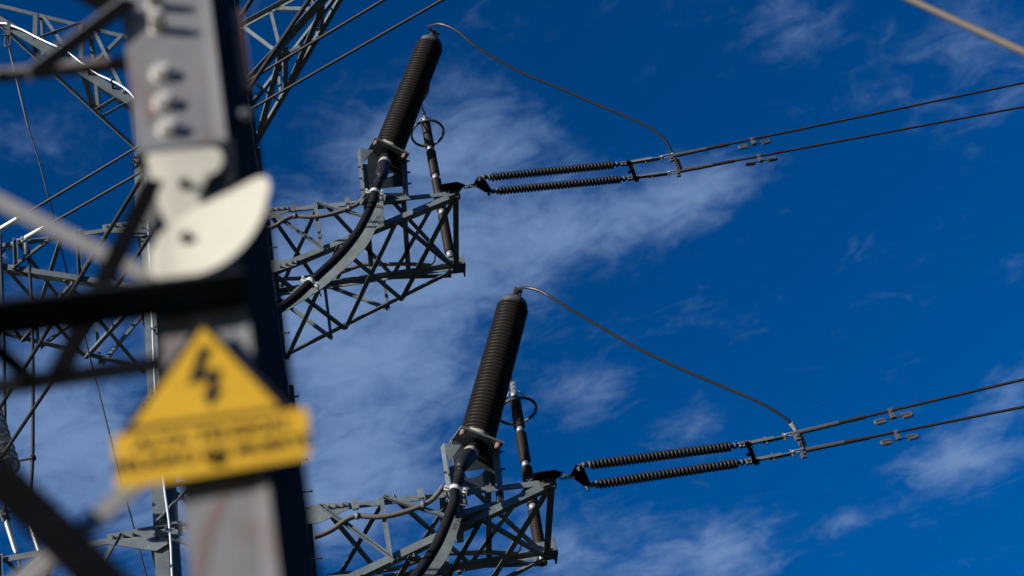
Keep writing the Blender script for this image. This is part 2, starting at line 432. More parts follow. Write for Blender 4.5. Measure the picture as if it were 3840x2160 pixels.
def right_arm(X, name_label):
    """X maps arm coordinates to world"""
    t1 = MB()
    t1.angle(X(-.12, -.016, 0), X(*TIP), .066, .011, Z * -1, V)                     # top near
    t1.angle(X(-.12, -.016, -1.12), X(*CH['T2'][1]), .078, .012, Z, V)             # bottom near
    t1.angle(X(-.12, WV + .016, 0), X(*BT), .075, .011, Z * -1, V * -1)
    t1.angle(X(-.12, WV + .016, -1.20), X(*BT2), .056, .011, Z, V * -1)
    arm = t1.build('crossarm', 'galv', TW); part_label(arm, name_label)
    cnt = 0
    for a, p, b, q, w, f in BRL:
        P, Q = X(*p), X(*q); cnt += 1
        if f == 'n':
            P += V * -.030; Q += V * -.030; brace(arm, P, Q, w, Z, V * -1, w2=.045); e = (Q - P).normalized(); bolts(arm, [P + e * .04 + Z * .03, Q - e * .04 + Z * .025], V * -1, .013, .012, .014)
        elif f == 'f':
            P += V * .03; Q += V * .03; brace(arm, P, Q, w, Z, V)
        else:
            up = .012 + .011 * (cnt % 2) if f == 't' else -.012 - .011 * (cnt % 2)
            P += Z * up; Q += Z * up
            brace(arm, P, Q, w, U * -1, Z, w2=.05)
            if f == 'b':
                e = (Q - P).normalized(); bolts(arm, [P + e * .05 - U * .02, Q - e * .05 - U * .02], Z * -1, .013, .012, .014)
    brace(arm, X(UT - .02, 0, -.11), X(b1t[0] - .04, b1t[1], -.11), .10, U * -1, Z)          # tip beam
    # tip gusset with dark hanger plate
    gp = [X(*loc(pv(*c3(*p), 0))) + V * -.024 for p in ((1842, 292), (1972, 252), (1982, 322), (1860, 372))]
    MB().prism(gp, V * .007).build('gusset_plate', 'galv2', arm)
    hp = [X(*loc(pz(*c3(*p), -.02))) for p in ((1800, 240), (1955, 216), (2032, 242), (1992, 290), (1960, 330), (1800, 300))]
    MB().prism(hp, Z * .016).build('hanger_plate', 'darksteel', arm)
    bolts(arm, [X(*loc(pv(*c3(*p), 0))) + V * -.024 for p in ((1885, 270), (1930, 262), (1878, 328), (1915, 322), (1950, 300))], V * -1)
    # root gussets
    for w, s in ((0, 1), (-1.12, -1)):
        g = [X(-.12, -.032, w + .02 * s), X(.28, -.032, w + .01 * s + (.0 if s > 0 else .115)), X(.29, -.032, w - .085 * s + (0 if s > 0 else .115)), X(.0, -.032, w - .22 * s), X(-.12, -.032, w - .22 * s)]
        MB().prism(g, V * .008).build('gusset_plate', 'galv2', arm)
        dzz = 0 if s > 0 else .045
        bolts(arm, [X(.10 + .07 * k, -.033, w - .045 * s + dzz * (1 + k * .5)) for k in range(3)], V * -1)
    # end plates of the far tip
    MB().cbar(X(b1t[0] - .16, b1t[1] + .02, .03), X(b1t[0] + .03, b1t[1] + .02, .03), V * .16, Z * .13).build('end_plate', 'galv', arm)
    MB().bar(X(b1t[0] + .032, b1t[1] - .10, -.10), X(b1t[0] + .047, b1t[1] - .10, -.10), V * .22, Z * .20).build('end_plate', 'galv', arm)
    return arm


XU = lambda u, v, w: A(u, v, w)
OL = A(0, 0, DZ)
XL = lambda u, v, w: OL + U * (.13 + u * 1.008) + V * (v + .01 + .03 * u) + Z * (w * .90)
right_arm(XU, 'upper right crossarm')
right_arm(XL, 'lower right crossarm')

# ---- left crossarm
def c5(x, y):
    return .207 * x, 820 + .207 * y


def r2(x, y):
    return .4142 * x, 550 + .4142 * y


def r3(x, y):
    return .4142 * x, 1100 + .4142 * y


lt = loc(pz(-260, 950, 0)); LTIP = (lt[0], lt[1], 0); LB = (lt[0] + .05, 1.2, 0)
CHL = dict(T1=((UL, 0, 0), LTIP), T2=((UL, 0, -1.18), (lt[0], lt[1], -.07)), B1=((UL, WV, 0), LB), B2=((UL, WV, -1.2), (LB[0], LB[1], -.06)))
BRX = [('T1', c5(258, 480), 'T2', c5(265, 970), .07, 'n'), ('T1', c5(1150, 430), 'T2', c5(240, 1000), .085, 'n'), ('T1', c5(1390, 350), 'T2', c5(1425, 1200), .065, 'n'),
       ('T1', (430, 866), 'T2', r2(715, 1250), .075, 'n'),
       ('T1', c5(270, 500), 'B1', c5(1180, 1430), .06, 't'), ('T1', c5(1120, 430), 'B1', c5(620, 1449), .065, 't'), ('T1', r2(720, 810), 'B1', r2(1170, 1310), .06, 't'),
       ('T2', (21, 1030), 'B2', r3(740, 635), .06, 'b'), ('T2', (525, 1130), 'B2', r3(735, 650), .07, 'b'), ('T2', (235, 1068), 'B2', r3(1290, 730), .06, 'b'),
       ('T2', (268, 1070), 'B2', r3(145, 545), .07, 'b'), ('T2', (-120, 1000), 'B2', r3(150, 540), .06, 'b'),
       ('B1', (128, 1180), 'B2', r3(302, 550), .055, 'f'), ('B1', (348, 1170), 'B2', r3(880, 650), .055, 'f'), ('B1', (320, 1190), 'B2', r3(340, 545), .055, 'f'), ('B1', (560, 1165), 'B2', r3(920, 640), .055, 'f')]


def arm_ptl(ch, px):
    a, b = CHL[ch]; return loc(near_line(px[0], px[1], A(*a), A(*b)))


BRLL = [(a, arm_ptl(a, p), b, arm_ptl(b, q), w, f) for a, p, b, q, w, f in BRX]


def left_arm(X, lab):
    t1 = MB()
    t1.angle(X(UL + .12, -.016, 0), X(*LTIP), .066, .011, Z * -1, V)
    t1.angle(X(UL + .12, -.016, -1.18), X(*CHL['T2'][1]), .078, .012, Z, V)
    t1.angle(X(UL + .12, WV + .016, 0), X(*LB), .07, .011, Z * -1, V * -1)
    t1.angle(X(UL + .12, WV + .016, -1.2), X(*CHL['B2'][1]), .06, .011, Z, V * -1)
    arm = t1.build('crossarm', 'galv', TW); part_label(arm, lab); cnt = 0
    for a, p, b, q, w, f in BRLL:
        P, Q = X(*p), X(*q); cnt += 1
        if f == 'n':
            P += V * -.03; Q += V * -.03; brace(arm, P, Q, w, Z, V * -1, w2=.045)
        elif f == 'f':
            P += V * .03; Q += V * .03; brace(arm, P, Q, w, Z, V)
        else:
            up = .012 + .011 * (cnt % 2) if f == 't' else -.012 - .011 * (cnt % 2)
            brace(arm, P + Z * up, Q + Z * up, w, U, Z, w2=.05)
    gl = [X(UL - .42, -.032, .01), X(UL + .28, -.032, .05), X(UL + .30, -.032, -.10), X(UL + .02, -.032, -.26), X(UL - .42, -.032, -.10)]
    MB().prism(gl, V * .008).build('gusset_plate', 'galv2', arm)
    bolts(arm, [X(UL - .36 + .09 * k, -.033, -.045) for k in range(3)] + [X(UL + .03 + .09 * (k % 3), -.033, -.03 - .09 * (k // 3)) for k in range(5)], V * -1)
    return arm


left_arm(XU, 'upper left crossarm')
left_arm(lambda u, v, w: A(u, v, w + DZ), 'lower left crossarm')

# ---- top crossarms reaching towards the viewer
H1, H2, H3 = 3.84, 2.43, 2.94


def top_arm(u0, tip_px, members, lab, sx):
    tp = pz(*tip_px, H1) if sx > 0 else pv(*tip_px, .02)
    chd = dict(C1=(A(u0, 0, H1), tp), C2=(A(u0, 0, H2), tp - Z * .06), C3=(A(u0, WV, H3), tp - Z * .03), C4=(A(u0, WV, H1), tp + Z * .02))
    m = MB(); ax = (tp - chd['C1'][0]).normalized(); sd = ax.cross(Z)
    if sx < 0:
        for key, wd in (('C1', .07), ('C2', .13), ('C3', .07)):
            a, b = chd[key]; m.angle(a, b, wd, .01, Z * -1, V, w2=.06)
    else:
        m.angle(chd['C1'][0], chd['C1'][1], .07, .01, Z * -1, sd * sx)
        m.angle(chd['C2'][0], chd['C2'][1], .12, .012, Z, sd * sx)
        m.angle(chd['C3'][0], chd['C3'][1], .065, .01, Z, sd * -sx)
    m.angle(chd['C4'][0], chd['C4'][1], .07, .01, Z * -1, sd * -sx)
    arm = m.build('crossarm', 'galv', TW); part_label(arm, lab)
    for a, p, b, q, w in members:
        P = near_line(p[0], p[1], *chd[a]); Q = near_line(q[0], q[1], *chd[b])
        d = (Q - P).normalized(); nn = d.cross(ax).normalized()
        brace(arm, P + sd * .01 * sx, Q + sd * .01 * sx, w, ax, nn if nn.z > 0 else nn * -1, w2=.05)
    return arm, chd


def q1(x, y):
    return .4142 * x, .4142 * y


def k1(x, y):
    return 900 + .414 * x, .414 * y


top_arm(UL, (-94, -9), [('C1', q1(345, 110), 'C2', q1(360, 310), .085), ('C1', q1(750, 215), 'C2', q1(790, 560), .085), ('C1', q1(740, 210), 'C2', q1(370, 325), .07),
                        ('C1', q1(1130, 330), 'C2', q1(870, 530), .08), ('C1', q1(390, 160), 'C2', q1(740, 540), .06), ('C1', q1(830, 300), 'C2', q1(1170, 790), .055), ('C1', q1(375, 150), 'C3', q1(410, 560), .05),
                        ('C2', q1(305, 320), 'C3', q1(340, 540), .10), ('C2', q1(740, 620), 'C3', q1(810, 1040), .11), ('C2', q1(1140, 870), 'C3', q1(840, 1060), .075), ('C1', q1(790, 400), 'C3', q1(870, 1060), .07),
                        ('C3', q1(910, 1095), 'C2', q1(1180, 985), .05)],
        'left top crossarm', -1)
top_arm(0, (1347, -141), [('C1', k1(640, 20), 'C2', k1(640, 70), .05), ('C1', k1(235, 50), 'C2', k1(280, 410), .07), ('C1', k1(-20, 200), 'C2', k1(270, 430), .07),
                          ('C1', k1(250, 25), 'C2', k1(650, 50), .09), ('C2', k1(300, 430), 'C3', k1(100, 1240), .11), ('C2', k1(350, 400), 'C3', k1(385, 830), .095), ('C2', k1(690, 40), 'C3', k1(400, 800), .095),
                          ('C2', k1(705, 30), 'C3', k1(725, 268), .075), ('C4', k1(300, 590), 'C3', k1(330, 880), .06), ('C4', k1(370, 440), 'C3', k1(620, 350), .06), ('C4', k1(635, 100), 'C3', k1(650, 320), .06),
                          ('C3', k1(330, 915), 'C2', k1(30, 680), .05)],
        'right top crossarm', 1)

# step bolts and splice plates on the near right leg
for px, py in ((999, 931), (1085, 1490), (1132, 1724), (1155, 1843), (1198, 2092), (1060, 1250)):
    p = near_line(px, py, A(0, 0, 0), A(0, 0, -6)); m = MB(); m.tube([p + U * -.01, p + U * .085], .0085, 8); m.nut(p + U * .085, U, .015, .014)
    m.build('step_bolt', 'bolt', TW)
for w in (-1.0, DZ - .95):
    m = MB(); m.bar(A(-.115, -.030, w - .55), A(-.115, -.030, w), U * .125, V * .012); m.build('splice_plate', 'galv2', TW)
    m2 = MB(); m2.bar(A(.016, .01, w - .55), A(.016, .01, w), U * .012, V * .1); m2.build('splice_plate', 'galv2', TW)
    bolts(TW, [A(-.09 + .055 * (k % 2), -.031, w - .05 - .055 * k) for k in range(9)], V * -1)
    bolts(TW, [A(.029, .05, w - .05 - .06 * k) for k in range(8)], U)
m = MB(); m.bar(A(UL - .05, -.026, .0), A(UL - .03, -.026, 1.3), U * .11, V * .008); m.build('splice_plate', 'galv2', TW)
bolts(TW, [A(UL - .03, -.027, 1.1 + .1 * k) for k in range(2)], V * -1)


# ------------------------------------------------------------------ cable terminations
def offset_fn(dv):
    return lambda P: P + dv


BASE_U = pv(1452, 577, 0)
bl = loc(BASE_U)
BASE_L = pplane(1784, 1664, OL + V * .08, V)
AXIS = (U * .45 + V * -.30 + Z * .84).normalized()
LSE = (near_line(1590, 140, BASE_U, BASE_U + AXIS) - BASE_U).length
AX_U = (near_line(1590, 140, BASE_U, BASE_U + AXIS) - BASE_U).normalized()


def on_ray_at(px_, py_, c, dist, like):             # point of a photo ray at a given distance from c
    d = ray(px_, py_); q = C0 - c; b = q.dot(d); k = b * b - q.dot(q) + dist * dist
    r_ = math.sqrt(max(k, 0)); return min((C0 + d * (-b + r_), C0 + d * (-b - r_)), key=lambda p: (p - like).length)


AX_L = (on_ray_at(1930, 1128, BASE_L, LSE, BASE_L + AXIS * LSE) - BASE_L).normalized()
print('axes', AX_U, AX_L, LSE)
TERM = []


def termination(B, X, foot_w, label, ax):
    """B: centre of the base plate"""
    root = thing('cable_termination', label, 'cable termination', B - Z * .8, 'cable terminations')
    Ub = (U * .97 + V * .24).normalized(); sx = (Ub - ax * Ub.dot(ax)).normalized(); sy = ax.cross(sx)
    if sy.dot(V) < 0:
        sy = -sy
    # ribbed body
    prof = [(.10, .02), (.10, .150)]; n = 38
    for k in range(n):
        h = .105 + k * (LSE - .195) / n; d = (LSE - .195) / n; R = .186 - .012 * k / n
        prof += [(h, R - .042), (h + d * .30, R - .012), (h + d * .42, R), (h + d * .56, R), (h + d * .66, R - .02), (h + d * .97, R - .042)]
    prof += [(LSE - .08, .16), (LSE - .08, .02)]
    MB().lathe(B, ax, prof, 40).build('ribbed_insulator', 'polymer', root)
    MB().lathe(B, ax, [(.01, .02), (.01, .150), (.04, .150), (.05, .142), (.11, .138), (.11, .02)], 36).build('collar', 'cream', root)
    MB().lathe(B, ax, [(LSE - .10, .02), (LSE - .10, .148), (LSE - .06, .152), (LSE - .03, .148), (LSE, .125), (LSE + .02, .08), (LSE + .025, .02)], 36).build('top_cap', 'castdull', root)
    T = B + ax * LSE
    m = MB(); m.tube([T, T + ax * .07], .03, 14); m.build('terminal_stud', 'bright', root)
    m = MB(); m.cbar(T + ax * .05, T + ax * .15, sx * .10, sy * .085)
    for a in (-.03, .03):
        for b in (.075, .125):
            m.nut(T + ax * b + sx * a - sy * .043, -sy, .016, .012)
    m.build('terminal_clamp', 'castdull', root)
    # base plate, standoffs
    bp = MB(); bp.prism([B + sx * a + sy * b - ax * .012 for a, b in ((-.235, -.23), (.235, -.23), (.235, .25), (-.235, .25))], ax * .022); bp.build('base_plate', 'galv2', root)
    for a in (-.19, .19):
        for b in (-.185, .20):
            pr = [(-.062, .01), (-.062, .026)]
            for k in range(4):
                pr += [(-.060 + k * .013, .026), (-.057 + k * .013, .033), (-.053 + k * .013, .033), (-.050 + k * .013, .026)]
            pr += [(-.012, .026)]
            MB().lathe(B + sx * a + sy * b, ax, pr, 16).build('standoff_insulator', 'pink', root)
    # bracket frame standing on the crossarm: a box open to the front
    Nb = (V * .88 - U * .47).normalized(); dvec = B - BASE_U
    def fp(px_, v):
        x, y = c2(*px_); return pplane(x, y, BASE_U + Nb * v, Nb) + dvec

    def fq(px_, ref):
        x, y = c2(*px_); return pplane(x, y, fp(ref, -.03) - dvec, V) + dvec
    m = MB(); vs_, vb = -.02, .09
    m.prism([fp((540, 385), -.02), fp((607, 1012), -.02), fp((607, 1012), -.02) + Nb * .07, fp((540, 385), -.02) + Nb * .07], U * .012)
    m.prism([fp((1170, 470), -.02), fp((1202, 1000), -.02), fp((1202, 1000), -.02) + Nb * .12, fp((1170, 470), -.02) + Nb * .12], U * -.012)
    m.prism([fp(p, vs_) for p in ((575, 600), (650, 598), (682, 1000), (609, 1010))], Nb * .01)
    m.prism([fp(p, vs_) for p in ((1100, 540), (1180, 538), (1200, 992), (1130, 992))], Nb * .01)
    m.prism([fq(p, (548, 390)) for p in ((548, 390), (728, 405), (590, 558))], V * .012)
    m.prism([fq(p, (1100, 470)) for p in ((980, 445), (1172, 470), (1168, 536), (1148, 536), (1140, 494), (1008, 490))], V * .012)
    m.bar(fp((610, 1000), .0), fp((1200, 985), .0), Z * -.06, Nb * .14)
    m.bar(fp((640, 1000), .02), fp((640, 1000), .02) + V * .45, Z * -.06, U * .07)
    bx = MB()
    bx.prism([fp(p, vb) for p in ((640, 400), (1165, 440), (1172, 730), (650, 700))], Nb * .01)
    bx.prism([fp(p, vb) for p in ((650, 700), (768, 700), (778, 742), (810, 775), (880, 782), (950, 772), (992, 752), (1010, 726), (1172, 730), (1180, 890), (680, 935))], Nb * .01)
    br = m.build('support_bracket', 'galv', root); bx.build('bracket_plate', 'galv', br)
    for p, s_ in (((552, 635), -1), ((575, 790), -1), ((590, 945), -1), ((1180, 560), 1), ((1190, 712), 1), ((1200, 865), 1)):
        MB().nut(fp(p, vs_ - .02), U * s_, .017, .018, .02).build('bolt', 'bolt', br)
    # underside gland
    G = B - ax * .012
    MB().lathe(G, -ax, [(0, .02), (0, .13), (.03, .13), (.03, .09), (.06, .09), (.06, .02)], 24).build('gland_flange', 'darksteel', root)
    return root, T, ax, sx, sy, G


tU = termination(BASE_U, XU, .0, 'dark ribbed cable termination on the upper crossarm, leaning right', AX_U)
tL = termination(BASE_L, XL, .0, 'dark ribbed cable termination on the lower crossarm, leaning right', AX_L)


# ------------------------------------------------------------------ power cables, trays, flexible conduits
def lerp_v(pts, v0, v1):
    n = len(pts) - 1; return [pv(p[0], p[1], v0 + (v1 - v0) * i / n) for i, p in enumerate(pts)]


CAB = [c2(880, 620), c2(840, 735), c2(815, 800), c2(780, 890), c2(735, 1010), c3(1150, 400), c3(1090, 530), c3(1003, 690), c3(885, 845), c3(765, 975), c3(645, 1085), c3(545, 1180), c3(400, 1315), c3(235, 1440), (1000, 1192), (950, 1240)]
cab_loc = [loc(pv(*p, -.26 - .02 * i)) for i, p in enumerate(CAB)]
RIB_L = [c3(1215, 325), c3(1150, 450), c3(1080, 590), c3(990, 735), c3(895, 855), c3(775, 965), c3(650, 1070), c3(530, 1155), c3(390, 1245), c3(215, 1480)]
RIB_R = [c3(1275, 330), c3(1238, 480), c3(1196, 600), c3(1148, 720), c3(1090, 820), c3(1015, 905), c3(925, 1000), c3(800, 1110), c3(640, 1245), c3(330, 1440)]
rib_l = [loc(pv(*p, -.13 - .02 * i)) for i, p in enumerate(RIB_L)]
rib_r = [loc(pv(*p, -.13 - .02 * i)) for i, p in enumerate(RIB_R)]


def text_mesh(txt, size, name):
    cu = bpy.data.curves.new(name, 'FONT'); cu.body = txt; cu.size = size; cu.align_x = 'CENTER'; cu.align_y = 'CENTER'; cu.extrude = .0008; cu.offset = size * .004
    o = bpy.data.objects.new(name, cu); COL.objects.link(o)
    dg = bpy.context.evaluated_depsgraph_get(); me = bpy.data.meshes.new_from_object(o.evaluated_get(dg))
    r = [v.co.copy() for v in me.vertices], [tuple(p.vertices) for p in me.polygons]
    bpy.data.objects.remove(o); bpy.data.meshes.remove(me); return r


def place_text(txt, size, name, c, x, y, mat, parent, sxk=1.0):
    vs, fs = text_mesh(txt, size, name); x = x.normalized(); y = (y - x * y.dot(x)).normalized(); n = x.cross(y)
    m = MB(); m.add([c + x * v.x * sxk + y * v.y + n * v.z for v in vs], fs); return m.build(name, mat, parent)


def cable_set(X, G, ax, lab_c, lab_t, num, which):
    pts = [X(*p) for p in cab_loc]
    start = [G - ax * .05, G - ax * .16]
    head = pts[0] if which else pts[0]
    tail = [A(-.30, .25, pts[-1].z - O.z - .9), A(-.28, .35, pts[-1].z - O.z - 2.0), A(-.28 - .1 * which, .35, (zg + pts[-1].z - O.z) / 2), A(-.28 - .1 * which, .35, zg)]
    path = smooth_path(start[:1] + pts[1:] + tail, 7)
    root = thing('power_cable', lab_c, 'cable', path[0], 'power cables')
    k0 = 7 * 3
    MB().tube(path[k0:], .049, 16).build('sheath', 'cable', root)
    # stress cone / sleeve between gland and sheath
    q = path[:k0 + 1]; rs = []
    for i in range(len(q)):
        t = i / (len(q) - 1); rs.append(.078 if t < .3 else .078 - (t - .3) / .4 * .04 if t < .7 else (.036 if t < .8 else .055))
    MB().tube(q, rs, 16).build('stress_cone', 'rubber', root)
    MB().tube(q[2:4], .080, 16).build('seal_ring', 'cream', root)
    for i in (7 * 4 - 1, 7 * 11):
        c = path[i]; d = (path[i + 1] - path[i - 1]).normalized()
        m = MB(); m.lathe(c - d * .03, d, [(0, .05), (0, .060), (.045, .060), (.045, .05)], 20)
        sd = d.cross(V).normalized()
        for s in (-1, 1):
            m.cbar(c + sd * s * .062, c + sd * s * .105, d * .05, V * .03); m.nut(c + sd * s * .09 - V * .02, V * -1, .012, .03)
        m.build('cable_clamp', 'white', root)
        m = MB(); m.tube([c + sd * .09, c + V * .12 - Z * .10 + U * .10], .008, 6); m.tube([c - sd * .09, c - sd * .06 + V * .14], .01, 6); m.build('clamp_stay', 'bolt', root)
    L_ = smooth_path([X(*p) for p in rib_l], 5); R_ = smooth_path([X(*p) for p in rib_r], 5); n = len(L_)
    vs = []; fs = []
    for i in range(n):
        vs += [L_[i], R_[i], R_[i] + V * .008, L_[i] + V * .008]
    for i in range(n - 1):
        for k in range(4):
            fs.append((i * 4 + k, i * 4 + (k + 1) % 4, i * 4 + 4 + (k + 1) % 4, i * 4 + 4 + k))
    fs += [(0, 1, 2, 3), (n * 4 - 1, n * 4 - 2, n * 4 - 3, n * 4 - 4)]
    tr = thing('cable_tray', lab_t, 'cable tray', L_[0], 'cable trays')
    MB().add(vs, fs).build('curved_sheet', 'galv2', tr)
    cpt = X(*loc(pv(*c3(1135, 570), -.17))); a = X(*loc(pv(*c3(1112, 630), -.17))); b = X(*loc(pv(*c3(1160, 518), -.17)))
    xx = (b - a); place_text(num, .055, 'stamped_number', cpt - V * .03, xx, V.cross(xx) * 1.0, 'stamp', tr)
    p0, p1 = X(*loc(pv(*c3(1150, 452), -.15))), X(*loc(pv(*c3(1248, 460), -.15)))
    MB().cbar(p0, p1, Z * .018, V * .03).build('copper_band', 'copper', tr)


cable_set(XU, tU[5], tU[2], 'thick black power cable curving down from the upper termination', 'curved galvanised cable tray stamped 552-303 under the upper cable', '552-303', 0)
cable_set(XL, tL[5], tL[2], 'thick black power cable curving down from the lower termination', 'curved galvanised cable tray stamped 552-312 under the lower cable', '552-312', 1)

CON = [c3(60, 685), c3(130, 665), c3(215, 628), c3(310, 568), c3(400, 538), c3(480, 543), c3(560, 547), c3(650, 540), c3(740, 522), c3(820, 500), c3(920, 465), c3(1000, 422), c3(1060, 360), c3(1085, 335)]
con_loc = [loc(pv(*p, -.07)) for p in CON]
CON2 = [c3(190, 1165), c3(300, 1142), c3(420, 1138), c3(560, 1122), c3(720, 1110), c3(870, 1068), c3(960, 1035), c3(1050, 1007), c3(1130, 1000), c3(1300, 1000), c3(1470, 998), c3(1600, 1005), c3(1700, 1012)]
con2_loc = [loc(pv(*p, 1.12)) for p in CON2]


def corrugated(X, ls, lab, clips):
    path = smooth_path([X(*p) for p in ls], 14); pp = []; rr = []
    for i, p in enumerate(path):
        pp.append(p); rr.append(.027 if i % 2 else .0235)
    root = thing('flexible_conduit', lab, 'conduit', path[0], 'flexible conduits')
    MB().tube(pp, rr, 12).build('corrugated_tube', 'conduit', root)
    MB().tube(smooth_path([path[-1], path[-1] + U * .06 + Z * .06, path[-1] + U * .09 + Z * .17], 5), .01, 8).build('tail_wire', 'rubber', root)
    for i, hz in clips:
        p = path[i]; m = MB(); m.lathe(p - U * .02, U, [(0, .024), (0, .034), (.04, .034), (.04, .024)], 14)
        m.tube([p, p + Z * hz], .006, 6); m.cbar(p + Z * (hz - .02), p + Z * (hz + .09), U * .055, V * .03); m.build('hanger_clip', 'galv2', root)


corrugated(XU, con_loc, 'grey corrugated conduit slung under the top chord of the upper crossarm', ((4 * 14, .10), (10 * 14, .10)))
corrugated(XL, con_loc, 'grey corrugated conduit slung under the top chord of the lower crossarm', ((4 * 14, .10), (10 * 14, .10)))
corrugated(XU, con2_loc, 'grey corrugated conduit along the far chord of the upper crossarm', ((8 * 14, -.1),))
corrugated(XL, con2_loc, 'grey corrugated conduit along the far chord of the lower crossarm', ((8 * 14, -.1),))


# ------------------------------------------------------------------ surge arresters


def arrester(b, t, T, lab):
    ax = (t - b); LN = ax.length; ax.normalize()
    root = thing('surge_arrester', lab, 'surge arrester', b, 'surge arresters')
    cuts = [(.03, .29), (.32, .545), (.575, .76), (.79, .985)]
    for a, c in cuts:
        l = (c - a) * LN; n = max(6, int(l / .034)); pr = [(0, .02)]
        for k in range(n):
            h = k * l / n; d = l / n; pr += [(h, .046), (h + d * .35, .066), (h + d * .5, .066), (h + d * .75, .05), (h + d * .95, .046)]
        pr += [(l, .05), (l, .02)]
        MB().lathe(b + ax * a * LN, ax, pr, 22).build('ribbed_housing', 'brownpoly', root)
    for a in (0, .29, .545, .76, .985):
        MB().lathe(b + ax * a * LN, ax, [(0, .02), (0, .043), (.033 * LN, .043), (.033 * LN, .02)], 18).build('metal_joint', 'castalu', root)
    print('ring px', proj(b + ax * LN * .9), 'base', proj(b), loc(b))
    MB().lathe(b, ax, [(-.03, .02), (-.03, .055), (.0, .055), (.0, .02)], 18).build('foot_flange', 'galv2', root)
    rc = b + ax * LN * .90
    m = MB(); m.torus(rc, Z, .225, .018); m.build('corona_ring', 'castdull', root)
    m = MB()
    for s in (-1, 1):
        m.tube([t + ax * .02, t + ax * .06 + U * s * .05, rc + (U * s * .7 + V * -.714).normalized() * .225], .009, 6)
    m.build('ring_arm', 'castalu', root)
    m = MB(); m.tube([t, t + ax * .08], .022, 12); m.cbar(t + ax * .05, t + ax * .19, U * .05, V * .05); m.nut(t + ax * .09 - V * .025, V * -1, .014, .012); m.nut(t + ax * .15 - V * .025, V * -1, .014, .012)
    m.build('terminal_clamp', 'castalu', root)
    p = smooth_path([t + ax * .17, t + ax * .40, t.lerp(T, .5) + V * .12, T + V * .08 + Z * .05], 8)
    MB().tube(p, .013, 8).build('lead_wire', 'rubber', root)
    return root


AB = pv(1689, 964, 1.22); RU = pv(1603, 500, 1.12); AT = AB + (RU - AB) / .9
ABL = pplane(2033, 2106, OL + V * 1.34, V); RL = pplane(1938, 1541, OL + V * 1.24, V); ATL = ABL + (RL - ABL) / .9
arrester(AB, AT, tU[1], 'slim black ribbed surge arrester with ring on the far tip of the upper crossarm')
arrester(ABL, ATL, tL[1], 'slim black ribbed surge arrester with ring on the far tip of the lower crossarm')


# ------------------------------------------------------------------ tension insulator sets, conductors, dampers
def pzz(w):
    return lambda px, py: pz(px, py, w)


def c6(x, y):
    return 1650 + .3688 * x, 500 + .3688 * y


def c8(x, y):
    return 2100 + .3882 * x, 1500 + .3882 * y


def link(m, a, b, r, wd, side):                     # one oval chain link
    d = (b - a).normalized(); s = (side - d * side.dot(d)).normalized(); n = 10; pts = []
    for k in range(n + 1):
        t = math.pi * k / n; pts.append(b - d * wd * .0 + s * math.cos(t) * wd + d * (math.sin(t) * wd - wd))
    for k in range(n + 1):
        t = math.pi * k / n; pts.append(a - s * math.cos(t) * wd - d * (math.sin(t) * wd - wd))
    pts.append(pts[0]); m.tube(pts, r, 6, False)


def shedded(p, q, n, R, rc, mat, name, root):
    ax = q - p; l = ax.length; pr = [(0, .015)]
    for k in range(n):
        h = l * k / n; d = l / n; pr += [(h, rc), (h + d * .12, rc), (h + d * .20, R * .93), (h + d * .34, R), (h + d * .58, R), (h + d * .74, R * .93), (h + d * .84, rc), (h + d * .97, rc)]
    pr += [(l, .015)]
    return MB().lathe(p, ax, pr, 24, True).build(name, mat, root)


